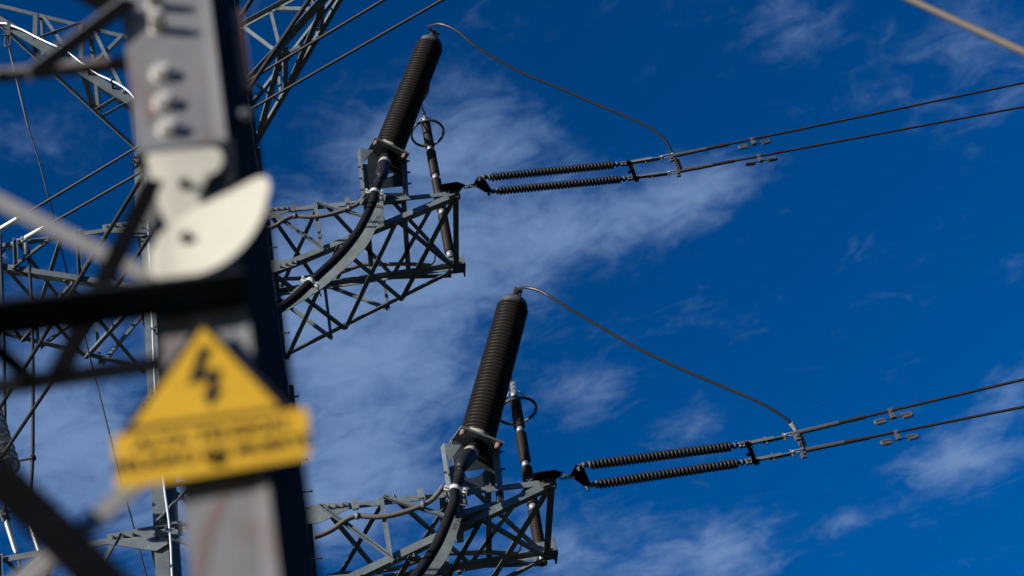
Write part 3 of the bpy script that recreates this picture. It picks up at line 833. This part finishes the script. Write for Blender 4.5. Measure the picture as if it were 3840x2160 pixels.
def tension_set(P, key, w, lab, far):
    """P(px,py) unprojects on the crossarm's tip level; key: measured photo points"""
    k = {n: P(*v) for n, v in key.items()}
    root = thing('insulator_string', lab, 'insulator string', k['att'], 'twin insulator strings')
    d = (k['y0'] - k['att']); L_ = d.length; d.normalize(); sd = Z.cross(d).normalized(); m = MB(); n = 3
    for i in range(n):
        a = k['att'].lerp(k['y0'], i / n - .04); b = k['att'].lerp(k['y0'], (i + 1) / n + .10); link(m, a, b, .008, .024, sd if i % 2 else Z)
    m.build('chain', 'bolt', root)
    MB().prism([k['y0'] - d * .03, k['y1'] - d * .02, k['y1'] + d * .05, k['y2'] + d * .05, k['y2'] - d * .03], Z * .022).build('yoke_plate', 'darksteel', root)
    for i, (a, s0, s1, e) in enumerate((('y1', 'a0', 'a1', 'ae'), ('y2', 'b0', 'b1', 'be'))):
        ax = (k[s1] - k[s0]).normalized(); st = k[a] + Z * .01
        m = MB(); m.tube([st, st.lerp(k[s0], .35)], .016, 10); m.lathe(st.lerp(k[s0], .30), ax, [(0, .01), (0, .03), (.04, .03), (.04, .01)], 14); m.tube([st.lerp(k[s0], .3), k[s0]], .022, 12)
        m.lathe(k[s0] - ax * .03, ax, [(0, .02), (0, .042), (.02, .042), (.02, .02)], 16)
        m.nut(st - Z * .03, Z * -1, .022, .02, .02)
        m.build('end_fitting', 'castdull', root)
        shedded(k[s0], k[s1], 36, .0525, .032, 'rubber', 'long_rod_insulator', root)
        m = MB(); m.lathe(k[s1] + ax * .03, ax, [(0, .012), (0, .034), (.025, .034), (.025, .012)], 14); m.tube([k[s1], k[s1] + ax * .12], .018, 12); m.tube([k[s1] + ax * .12, k[e]], .014, 10)
        for t in (.55, .75, .95):
            c = k[s1].lerp(k[e], t); m.nut(c - Z * .035, Z, .022, .06); m.nut(c - V * .03, V, .016, .06)
        m.build('end_fitting', 'castdull', root)
    a, b = k['ae'], k['be']; dd = (b - a).normalized(); m = MB(); m.cbar(a - dd * .05 - Z * .02, b + dd * .05 - Z * .02, U * .05, Z * .03)
    m.nut(a.lerp(b, .5) - Z * .03 - U * .03, U * -1, .02, .03)
    m.build('spacer_bar', 'darksteel', root)
    for s, e in (('ae', 'al'), ('be', 'bl')):
        p, q = k[s], k[e]; ax = (q - p).normalized(); sv = Z.cross(ax).normalized(); m = MB()
        Lk = (q - p).length
        m.cbar(p + ax * .03, p + ax * Lk * .66, sv * .058, Z * .012)
        m.cbar(p + ax * Lk * .38 - Z * .016, p + ax * Lk * .97 - Z * .016, sv * .05, Z * .012)
        m.bar(p + ax * .03 - sv * .03 + Z * .006, p + ax * Lk * .66 - sv * .03 + Z * .006, sv * .008, Z * -.035)
        m.build('link_plate', 'galv2', root)
        for t in (.06, .46, .93):
            MB().nut(p + ax * Lk * t - Z * .022, Z * -1, .019, .015, .02).nut(p + ax * Lk * t - Z * .02, Z, .016, .05).build('bolt', 'bolt', root)
        for t in (.22, .30, .38, .54, .62, .72, .80):
            MB().nut(p + ax * Lk * t - Z * .0225, Z * -1, .008, .001).build('bolt_hole', 'darksteel', root)
        m = MB(); link(m, q - ax * .03, q + ax * .11, .009, .022, sv); m.build('shackle', 'castalu', root)
    # conductors
    conds = []
    for i, (e, f0, f1, nm) in enumerate((('al', 'c0', 'f0', 'upper'), ('bl', 'd0', 'f1', 'lower'))):
        p = k[f0]; q = k[f1]; dr = (q - p).normalized(); end = p + dr * 90
        r = thing('conductor_wire', far[i], 'conductor wire', p, 'conductors leaving to the right')
        pts = [p + dr * t + Z * -.00025 * t * t for t in (0, 1, 2, 4, 8, 15, 25, 40, 60, 90)]
        MB().tube(pts, .0155, 10).build('strand', 'wire', r)
        MB().tube([p - dr * .03, p + dr * .26, p + dr * .42], [.026, .026, .024], 14).build('compression_sleeve', 'castdull', r)
        MB().tube([p + dr * .42, p + dr * .70], .022, 12).build('sleeve_tail', 'wire', r)
        # jumper terminal under the dead end
        m = MB(); m.cbar(p - dr * .04 - Z * .01, p - dr * .04 - Z * .09, dr * .05, sd * .03); m.nut(p - dr * .04 - Z * .05 - sd * .02, -sd, .02, .02); m.build('dead_end_eye', 'castdull', r)
        conds.append((p, dr))
    return k, conds


KU_ = dict(att=(1742, 702), y0=c6(365, 525), y1=c6(398, 452), y2=c6(490, 598), a0=c6(520, 446), a1=c6(1765, 320), b0=c6(600, 585), b1=c6(1838, 466), ae=c6(1925, 300), be=c6(1985, 447),
           al=c6(2270, 240), bl=c6(2345, 398), c0=c6(2375, 228), d0=c6(2440, 384), f0=(3840, 309), f1=(3840, 399))
KL_ = dict(att=(2100, 1789), y0=c8(130, 735), y1=c8(175, 640), y2=c8(255, 828), a0=c8(305, 625), a1=c8(1650, 448), b0=c8(375, 812), b1=c8(1718, 610), ae=c8(1815, 420), be=c8(1880, 580),
           al=c8(2190, 340), bl=c8(2265, 500), c0=c8(2310, 312), d0=c8(2370, 485), f0=(3840, 1422), f1=(3840, 1525))
kU, cU = tension_set(pzz(-.01), KU_, 0, 'twin black shedded insulator string pulling on the tip of the upper crossarm', ('upper wire of the twin pair at the upper right, above its neighbour', 'lower wire of the twin pair at the upper right, below its neighbour'))
kL, cL = tension_set(pzz(DZ - .01), KL_, DZ, 'twin black shedded insulator string pulling on the tip of the lower crossarm', ('upper wire of the twin pair at the lower right, above its neighbour', 'lower wire of the twin pair at the lower right, below its neighbour'))


def damper(cond, px, py, lab):
    p, dr = cond; c = near_line(px, py, p, p + dr); root = thing('vibration_damper', lab, 'vibration damper', c, 'vibration dampers')
    dn = (Z * -1 - dr * (Z * -1).dot(dr)).normalized(); sd = dr.cross(dn)
    m = MB(); m.cbar(c - dn * .02, c + dn * .10, dr * .042, sd * .04); m.nut(c + dn * .02 - sd * .022 if sd.dot(V) > 0 else c + dn * .02 + sd * .022, V * -1, .014, .014); m.build('clamp', 'bolt', root)
    w = c + dn * .10
    m = MB(); m.tube([w - dr * .12, w + dr * .12], .007, 8); m.build('messenger_cable', 'wire', root)
    for s in (-1, 1):
        e = w + dr * s * .185; m = MB()
        # open hook-shaped weight: two fingers joined by a rounded end
        pts = [w + dr * s * .09 + dn * .019, w + dr * s * .165 + dn * .019, e + dn * .010 + dr * s * .008, e - dn * .008 + dr * s * .010, w + dr * s * .165 - dn * .019, w + dr * s * .09 - dn * .019]
        m.tube(smooth_path(pts, 6), .0175, 10)
        m.tube([w + dr * s * .10, w + dr * s * .19], .008, 8)
        m.build('weight', 'castdull', root)


damper(cU[0], 2822, 535, 'hook-weighted damper on the topmost right conductor')
damper(cU[1], 2848, 602, 'hook-weighted damper on the second right conductor from the top')
damper(cL[0], 3340, 1552, 'hook-weighted damper on the third right conductor from the top')
damper(cL[1], 3363, 1638, 'hook-weighted damper on the bottom right conductor')


# ------------------------------------------------------------------ jumpers from terminations to conductors
def jumper(px, T, E, lab, lug):
    a = (T - C0).length; b = (E - C0).length; n = len(px); pts = []
    for i, p in enumerate(px):
        t = i / (n - 1); pts.append(pd(p[0], p[1], a + (b - a) * t - .35 * math.sin(math.pi * t)))
    pts[0] = T; path = smooth_path(pts, 8)
    r = thing('jumper_wire', lab, 'jumper wire', T, 'jumper wires')
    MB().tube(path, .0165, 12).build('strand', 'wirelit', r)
    k = len(path); m = MB(); m.tube(path[k - 18:k - 12], .026, 12); m.build('lug', 'bright', r)
    m = MB(); m.tube(path[k - 12:], .022, 10)
    for i in (k - 10, k - 8, k - 6, k - 4, k - 3):
        m.nut(path[i] - U * .0, U, .018, .045); m.nut(path[i], U * -1 + V * -.3, .015, .035)
    m.build('tee_connector', 'castdull', r)


f = 1.4907
jumper([(1600, 118), (1606, 104), (1622, 95), (1655, 91), (1714, 116), (1789, 176), (1938, 264), (2087, 326), (2236, 391), (2355, 440), (2445, 484), (2497, 529), (2522, 578), (2536, 606), (2552, 645)],
       tU[1] + AX_U * .13, cU[1][0], 'grey jumper wire arching from the upper termination to its conductors', 0)
jumper([(1935, 1095), (1944, 1085), (1960, 1079), (1985, 1080), (2030, 1093), (2086, 1127), (2235, 1216), (2384, 1302), (2533, 1374), (2683, 1438), (2832, 1502), (2920, 1551), (2970, 1592), (2993, 1630), (3013, 1680)],
       tL[1] + AX_L * .13, cL[1][0], 'grey jumper wire arching from the lower termination to its conductors', 0)

# ------------------------------------------------------------------ left side conductors, glass strings, down leads
vL = lt[1]
PT = {}


def lwire(p0, p1, w, lab, sleeve, ext=8.0):
    a = pz(*p0, w); b = pz(*p1, w); dr = (b - a).normalized(); e = b + dr * ext
    r = thing('conductor_wire', lab, 'conductor wire', a, 'conductors crossing in front of the tower')
    MB().tube([a.lerp(e, i / 30) for i in range(31)], .0165, 10).build('strand', 'wire', r)
    if sleeve:
        MB().tube([a, a + dr * .27], [.030, .030], 12).build('compression_sleeve', 'bright', r)
        MB().tube([a + dr * .27, a + dr * .31], .021, 12).build('sleeve_ring', 'bolt', r)
        m = MB(); m.tube([a, a - Z * .16, a - Z * .30], [.022, .030, .024], 10); m.build('jumper_lug', 'castalu', r)
    return a, dr


w2a, w2d = lwire((97, 892), (1658, 0), -.02, 'lower of two parallel wires rising from the dead end at left', True)
w1a, w1d = lwire((-4, 862), (1438, 0), -.02, 'upper of two parallel wires rising from the left edge', True)
lwire((-60, 1626), (942, 0), DZ, 'left one of the two steep wires crossing behind the mast', False)
lwire((-60, 1811), (1158, 0), DZ, 'right one of the two steep wires crossing behind the mast', False)


def glass_string(p, q, n, lab, R=.128):
    ax = (q - p); l = ax.length; ax.normalize(); root = thing('glass_insulator_string', lab, 'insulator string', p, 'glass insulator strings')
    for k in range(n):
        b = p + ax * (l * k / n); d = l / n
        pr = [(.02, .03), (.035, .06), (.045, .10), (.050, R), (.062, R + .002), (.066, R - .012), (.058, R - .02), (.072, R - .03), (.072, R - .042), (.058, R - .05), (.070, R - .06), (.070, R - .07), (.055, R - .075), (.05, .035)]
        MB().lathe(b, ax, pr, 28).build('glass_disc', 'glass', root)
        MB().lathe(b, ax, [(-.02, .012), (-.02, .03), (.0, .045), (.03, .045), (.04, .03), (.05, .016), (d - .02, .016)], 16).build('iron_cap', 'bolt', root)
    return root


# dead-end string along the lower left wire
e0 = w2a - w2d * .02
gs = e0 - w2d * .25
m = MB(); sv = Z.cross(w2d).normalized()
m.cbar(e0, e0 - w2d * .13, sv * .05, Z * .012); m.cbar(e0 - w2d * .10 - Z * .014, e0 - w2d * .24 - Z * .014, sv * .055, Z * .012)
for t in (.03, .08, .12, .17, .21):
    m.nut(e0 - w2d * t - Z * .02, Z * -1, .014, .016)
    m.nut(e0 - w2d * t + V * -.03, V * -1, .012, .014)
gr = glass_string(gs - w2d * 1.1 + V * .1, gs, 7, 'clear glass disc string holding the wire dead end at left')
m.build('strain_link', 'bright', gr)
ga = pd(-70, 1425, 15.2); gb = pd(40, 1765, 13.6)
glass_string(ga, gb, 13, 'glittering glass disc string at the left edge below the crossarm', .095)

# twin dark drop leads


def drop_lead(px, v0, v1, lab, r=.0185):
    n = len(px) - 1; pts = smooth_path([pv(p[0], p[1], v0 + (v1 - v0) * i / n) for i, p in enumerate(px)], 6)
    root = thing('drop_lead', lab, 'cable', pts[0], 'twin drop leads'); MB().tube(pts, r, 10).build('sheath', 'rubber', root); return root, pts


va = loc(w2a)[1]; vb = loc(w1a)[1]
_, d2p = drop_lead([(99, 905), (104, 930), (111, 1000), (118, 1134), (122, 1245), (124, 1400), (124, 1560), (123, 1700), (119, 1790), (112, 1870), (104, 1945)], va, .25, 'right one of the twin black drop leads hanging at the left edge')
_, d1p = drop_lead([(2, 880), (3, 960), (8, 1080), (13, 1230), (16, 1400), (18, 1560), (20, 1700), (21, 1800), (19, 1860), (17, 1930), (16, 1960)], va, .25, 'left one of the twin black drop leads hanging at the left edge')


def spacer(a, b, lab):
    r = thing('lead_spacer', lab, 'spacer', a, 'lead spacers'); d = (b - a).normalized()
    MB().tube([a + d * .03, b - d * .03], .012, 8).build('rod', 'bolt', r)
    for p in (a, b):
        MB().lathe(p - d * .035, d, [(0, .01), (.008, .028), (.035, .038), (.062, .028), (.07, .01)], 14).build('ball_clamp', 'rubber', r)


def at_px(path, y):
    return min(path, key=lambda p: abs(proj(p)[1] - y))


spacer(at_px(d1p, 1735), at_px(d2p, 1718), 'ball-ended spacer between the drop leads, upper one')
spacer(at_px(d1p, 1922), at_px(d2p, 1905), 'ball-ended spacer between the drop leads, lower one')
for i, (a, b, nm) in enumerate((((16, 1930), (81, 2139), 'left one of two short wires running down from the drop leads'), ((104, 1936), (155, 2090), 'right one of two short wires running down from the drop leads'))):
    P = pv(*a, .25); Q = pv(b[0] , b[1], .30); dr = (Q - P).normalized(); r = thing('tail_wire', nm, 'wire', P, 'tail wires under the drop leads')
    MB().tube([P + dr * t for t in (0, .5, 1, 2, 3)], .0155, 10).build('strand', 'wire', r)
    MB().tube([P + dr * .08, P + dr * .42, P + dr * .47], [.026, .026, .018], 12).build('compression_sleeve', 'castalu', r)
    m = MB(); link(m, P - dr * .06, P + dr * .10, .011, .028, U); m.nut(P + dr * .05 - V * .03, V * -1, .022, .05); m.build('shackle', 'bolt', r)

# thin earth lead hanging from the left top crossarm down past the left crossarm
px = [(30, 135), (41, 207), (80, 372), (107, 480), (145, 600), (180, 735), (203, 823), (232, 943), (263, 1059), (319, 1266), (352, 1398), (404, 1600), (444, 1762), (471, 1863), (506, 1994), (549, 2160), (580, 2280)]
n = len(px) - 1
pts = [pv(p[0], p[1], -1.2 + 3.0 * i / n) for i, p in enumerate(px)]
r = thing('earth_lead', 'thin dark wire hanging from the left top crossarm past the legs', 'wire', pts[0])
MB().tube(smooth_path(pts, 4), .0085, 8).build('strand', 'rubber', r)
m = MB(); m.cbar(pts[0] + Z * .25, pts[0] + Z * .0, U * .045, V * .03); m.nut(pts[0] + Z * .02 - U * .03, U * -1, .025, .03); link(m, pts[0] + Z * .03, pts[0] - Z * .22, .009, .03, U); m.build('suspension_clamp', 'bolt', r)
MB().tube(smooth_path(pts[:4], 5), .013, 8).build('armour_rod', 'bolt', r)

# bright earth wire along the big chord of the left top crossarm
tp = pv(-94, -9, .02); ca, cb = A(UL, 0, H2), tp - Z * .06
px = [(-30, 92), (10, 87), (35, 93), (84, 112), (140, 141), (193, 166), (220, 178), (255, 195), (300, 232), (330, 252), (365, 277), (420, 303), (455, 322), (485, 345), (505, 368)]
pts = []
for p in px:
    q = near_line(p[0], p[1], ca, cb); pts.append(pd(p[0], p[1], (q - C0).length - .16))
r = thing('earth_conductor', 'bright aluminium wire lying along the left top crossarm', 'wire', pts[0])
MB().tube(smooth_path(pts, 5), .014, 10).build('rod', 'bright', r)
m = MB()
for i in (2, 6, 9, 11):
    m.cbar(pts[i] - V * .02, pts[i] + V * .12, U * .03, Z * .04); m.nut(pts[i] - V * .03, V * -1, .016, .02)
m.build('saddle_clip', 'bolt', r)
# slim pipe and earth rod down the left leg
pts = [near_line(p, y, A(UL + .07, -.06, 0), A(UL + .07, -.06, -1)) for p, y in ((545, 560), (545, 1000), (565, 1600))]
pipe = [A(UL + .095, -.06, 1.3), A(UL + .095, -.06, -.8), A(UL + .085, -.06, -2.6), A(UL + .10, -.07, -3.2), A(UL + .13, -.09, -4.0), A(UL + .16, -.09, -4.6), A(UL + .15, -.07, -6), A(UL + .12, -.06, zg)]
r = thing('earth_rod', 'bright aluminium rod clipped down the left leg of the tower', 'wire', pipe[0])
MB().tube(smooth_path(pipe, 8), .0125, 8).build('rod', 'bright', r)
m = MB()
for w in (.9, .0, -.9, -1.8):
    m.cbar(A(UL + .07, -.05, w), A(UL + .12, -.05, w), Z * .03, V * .05); m.nut(A(UL + .12, -.06, w + .02), V * -1, .014, .03)
m.build('rod_clip', 'bolt', r)

# ------------------------------------------------------------------ blurred foreground mast
M0 = pd(800, 1740, 2.12); VM = (M0 - O).dot(V)


def fv(px, py, off=0.):
    return pplane(px, py, O + V * (VM + off), V)


e0, e1 = fv(789, 0), fv(1040, 2100); l0, l1 = fv(450, 0), fv(710, 2100)
cdir = (e0 - e1).normalized()
print('mast dir', cdir, 'widths', (e0 - l0).length, (e1 - l1).length)
wl = ((e0 - l0).dot(U) + (e1 - l1).dot(U)) / 2
foot = e1 - cdir * (e1.z / cdir.z); head = e1 + cdir * 6
MA = thing('lattice_mast', 'out-of-focus grey steel lattice mast right in front of the camera, with bolts and braces', 'lattice mast', foot)
F2 = (U * .50 + V * .866).normalized()
m = MB()
st = .022
rings = []
for zh, wd in ((0, (e1 - l1).dot(U) * .97), (e1.z, (e1 - l1).dot(U)), (e0.z, (e0 - l0).dot(U)), (head.z, (e0 - l0).dot(U) * 1.05)):
    c = foot + cdir * ((zh - foot.z) / cdir.z); l = c - U * wd
    rings += [l, c - U * st, c - V * .004, c + F2 * .012, c + V * .012 - U * .006, l + V * .012]
m.add(rings, [(5, 4, 3, 2, 1, 0), (18, 19, 20, 21, 22, 23)] + [(k * 6 + i, k * 6 + (i + 1) % 6, k * 6 + 6 + (i + 1) % 6, k * 6 + 6 + i) for k in range(3) for i in range(6)])
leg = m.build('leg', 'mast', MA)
m = MB(); m.prism([foot + F2 * .0005 - V * .008, foot + F2 * .118 - V * .004, foot + F2 * .118 + V * .008, foot + V * .014], head - foot); m.build('side_flange', 'sideshade', leg)
# second leg to the left, outside the picture, that the braces run to
f2 = foot - U * 1.9
m = MB(); m.angle(f2, f2 + (head - foot) + U * .3, .14, .012, U, V); m.build('leg', 'mast', MA)


def ext(p, q, k):                                     # lengthen q beyond by k metres
    return q + (q - p).normalized() * k


def flatbar(p, q, w, off, mat, inplane=True, t=.008, name='brace', flange=.05, fdir=None):
    a, b = fv(*p, off), fv(*q, off); ax = (b - a).normalized(); d = V.cross(ax).normalized(); d = d if d.z > 0 else -d
    m = MB()
    m.bar(a - d * w / 2, b - d * w / 2, d * w, V * t)
    if flange:
        m.bar(a + d * w / 2 - V * 0.001, b + d * w / 2 - V * 0.001, d * -t, V * flange)
    return m.build(name, mat, MA)


# horizontal beam: we look at its underside
a, b = fv(-1500, 1362, 0.0), fv(865, 1027, 0.0)
lo = fv(0, 1262, 0); hi = fv(0, 1150, 0)
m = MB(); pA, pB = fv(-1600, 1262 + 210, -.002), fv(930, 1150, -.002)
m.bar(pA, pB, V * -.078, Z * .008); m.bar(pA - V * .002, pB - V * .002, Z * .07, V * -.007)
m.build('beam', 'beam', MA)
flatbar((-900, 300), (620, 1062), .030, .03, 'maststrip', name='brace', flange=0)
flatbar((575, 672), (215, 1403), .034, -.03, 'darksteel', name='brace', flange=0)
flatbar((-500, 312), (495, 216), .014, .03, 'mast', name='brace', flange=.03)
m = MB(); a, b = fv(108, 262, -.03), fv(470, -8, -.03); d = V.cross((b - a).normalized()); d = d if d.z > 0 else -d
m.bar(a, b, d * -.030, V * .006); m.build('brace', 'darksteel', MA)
m = MB(); m.bar(a + d * .001 - V * .004, b + d * .001 - V * .004, d * .005, V * .03); m.build('brace', 'maststrip', MA)  # paler strip paints the sunlit edge of the dark brace
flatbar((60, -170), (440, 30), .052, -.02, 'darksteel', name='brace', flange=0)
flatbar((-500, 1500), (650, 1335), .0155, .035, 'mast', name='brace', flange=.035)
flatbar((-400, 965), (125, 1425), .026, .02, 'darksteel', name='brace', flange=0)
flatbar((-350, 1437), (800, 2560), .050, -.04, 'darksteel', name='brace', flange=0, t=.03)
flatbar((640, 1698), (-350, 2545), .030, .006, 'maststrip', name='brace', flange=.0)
for p in ((20, 296), (137, 283), (95, 1436), (232, 1418)):
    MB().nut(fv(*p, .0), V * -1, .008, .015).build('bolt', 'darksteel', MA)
m = MB(); m.prism([fv(p[0], p[1], -.0008) for p in ((838, 1832), (862, 1850), (806, 1990), (778, 2110), (742, 2260), (722, 2160), (744, 2010), (792, 1900))], V * .0006); m.build('rust_stain', 'ruststain', leg)
m = MB(); m.prism([fv(p[0], p[1], -.0008) for p in ((560, 330), (590, 350), (580, 440), (552, 470), (540, 400))], V * .0006); m.build('rust_stain', 'ruststain', leg)
# bolts on the mast face
for p, h, r0 in (((608, 283), .021, .0205), ((618, 392), .021, .0205), ((634, 490), .021, .0205), ((585, 25), .046, .017), ((596, 112), .046, .017)):
    m = MB(); m.nut(fv(*p, -.0005), V * -1, r0, h * .75); m.lathe(fv(*p, -.0005), V * -1, [(0, r0 * 1.1), (.003, r0 * 1.1), (.003, .002)], 18); m.tube([fv(*p, 0), fv(*p, 0) - V * h], r0 * .62, 12)
    m.build('bolt', 'boltlit', MA)
# rusty splice plate and a nut on the shaded flange
m = MB(); m.prism([fv(868, 30, .03), fv(905, 30, .03), fv(945, 335, .03), fv(908, 340, .03)], V * .008); m.build('splice_plate', 'rusty', MA)
m = MB(); m.nut(fv(925, 452, .03), V * -1 + U * -.5, .017, .014, .008); m.build('bolt', 'galv', MA)

m = MB(); m.prism([fv(p[0], p[1], -.022) for p in ((505, 574), (876, 520), (886, 760), (852, 772), (848, 566), (834, 556), (508, 606))], V * .02); m.build('black_edge_strip', 'black', MA)  # black strip along the top and right edge of the upper plate
# white curved plates on the mast


def outline_plate(pts, lab, name, curve, bolts_px, mat='whiteplate'):
    """flat outline split in strips, bent towards the sun along its lower right rim"""
    import bmesh
    c = fv(*pts[0], -.02); root = thing(name, lab, 'plate', c)
    bm = bmesh.new(); vs = [bm.verts.new(fv(p[0], p[1], -.030)) for p in pts]; fc = bm.faces.new(vs)
    bmesh.ops.triangulate(bm, faces=[fc])
    for _ in range(4):
        bmesh.ops.subdivide_edges(bm, edges=bm.edges[:], cuts=1, use_grid_fill=True)
        bmesh.ops.triangulate(bm, faces=bm.faces[:])
    for v in bm.verts:
        x, y = proj(v.co); v.co = fv(x, y, -.030 + curve(x, y))
    bmesh.ops.recalc_face_normals(bm, faces=bm.faces[:])
    bm.verts.ensure_lookup_table(); bm.faces.ensure_lookup_table()
    r = bmesh.ops.extrude_face_region(bm, geom=bm.faces[:])
    bmesh.ops.translate(bm, verts=[g for g in r['geom'] if isinstance(g, bmesh.types.BMVert)], vec=V * .003)
    vsl = [v.co.copy() for v in bm.verts]; bm.verts.index_update(); fsl = [tuple(v.index for v in f.verts) for f in bm.faces]; bm.free()
    MB().add(vsl, fsl, True).build('curved_panel', mat, root)
    m = MB()
    for p in bolts_px:
        q = fv(p[0], p[1], -.030 + curve(*p)); m.nut(q, V * -1, .010, .012); 
    m.build('mounting_bolt', 'darksteel', root)
    return root


def arc(pts, n=6):
    return [(p.x, p.y) for p in smooth_path([Vector((a, b, 0)) for a, b in pts], n)]


top_edge = [(548, 590), (560, 575), (680, 562), (800, 552)]
P1 = top_edge + arc([(800, 552), (826, 562), (834, 590), (826, 630), (790, 655), (766, 672), (752, 705), (748, 765)], 4)[1:] + [(742, 800), (640, 862), (606, 800), (576, 700)]
P2 = [(596, 880), (640, 845), (748, 768), (820, 735), (900, 698)] + arc([(950, 672), (985, 662), (1004, 672), (1010, 705), (990, 790), (955, 865), (900, 935), (830, 990), (740, 1028), (660, 1044), (590, 1044)], 4) + [(560, 1020), (562, 950)]
outline_plate(P1, 'upper cream white plate on the mast, notched at its lower right', 'marker_plate', lambda x, y: .005 * max(0, (640 - x) / 100) ** 1.5, ((694, 700),))
outline_plate(P2, 'lower cream white crescent plate on the mast, curving up to a point at right', 'marker_plate', lambda x, y: -.0005 * 0 - .075 * max(0, (x - 640) / 370) ** 1.35 + .005 * max(0, (640 - x) / 100) ** 1.5, ((700, 902),))

# warning sign


def rounded(poly, rad, n=5):
    out_ = []; k = len(poly)
    for i in range(k):
        a, b, c = poly[i - 1], poly[i], poly[(i + 1) % k]; d1 = (a - b).normalized(); d2 = (c - b).normalized()
        s, e = b + d1 * rad, b + d2 * rad
        for j in range(n + 1):
            t = j / n; out_.append((1 - t) ** 2 * s + 2 * t * (1 - t) * b + t * t * e)
    return out_


SO = -.030
tri = [fv(760, 1192, SO), fv(1100, 1543, SO), fv(440, 1634, SO)]
cen = (tri[0] + tri[1] + tri[2]) / 3
SG = thing('warning_sign', 'yellow triangular lightning warning sign above a yellow ALTA TENSION plate', 'sign', cen)
MB().prism(rounded(tri, .012), V * .002).build('border', 'black', SG)
tin = [cen + (p - cen) * .845 for p in tri]
tp_ = MB().prism([p - V * .0015 for p in rounded(tin, .008)], V * .001).build('yellow_panel', 'yellow', SG)
bolt_px = [(757, 1308), (700, 1425), (738, 1414), (772, 1440), (764, 1480), (752, 1476), (790, 1512), (812, 1470), (800, 1472), (812, 1400), (776, 1408), (742, 1388), (776, 1318)]
bolt_px = [(750, 1298), (792, 1304), (754, 1391), (826, 1382), (810, 1462), (832, 1458), (788, 1524), (756, 1470), (776, 1466), (782, 1420), (704, 1438)]
MB().prism([fv(p[0], p[1], SO - .0035) for p in bolt_px], V * .0015).build('lightning_symbol', 'black', tp_)
rect = [fv(422, 1634, SO - .002), fv(1156, 1526, SO - .002), fv(1164, 1714, SO - .002), fv(436, 1836, SO - .002)]
pl = MB().prism(rounded(rect, .010), V * .002).build('text_panel', 'yellow', SG)
for txt, p, sz, k in (('ALTA TENSION', (790, 1630), .031, 1.02), ('PELIGRO DE MUERTE', (800, 1702), .031, .96)):
    xx = fv(1100, 1500, SO) - fv(430, 1595, SO)
    place_text(txt, sz, 'lettering', fv(p[0], p[1], SO - .0035), xx, Z, 'black', pl, k)
m = MB(); m.nut(fv(800, 1728, SO - .002), V * -1, .009, .008); m.build('mounting_bolt', 'darksteel', SG)
m = MB()
for p in ((760, 1560), (905, 1480)):
    m.tube([fv(p[0], p[1], SO + .002), fv(p[0], p[1], .002)], .006, 8)
m.build('standoff', 'bolt', SG)

# ------------------------------------------------------------------ near wire, top right
a = pd(3330, -40, 6.2); b = pd(3900, 222, 5.9); dr = (b - a).normalized()
r = thing('overhead_wire', 'blurred tan wire crossing the top right corner', 'wire', a)
MB().tube([a - dr * 25, a - dr * 8, a, b, b + dr * 8, b + dr * 25], .0155, 12).build('strand', 'tanwire', r)

for o in bpy.data.objects:
    if '_o' in o:
        del o['_o']
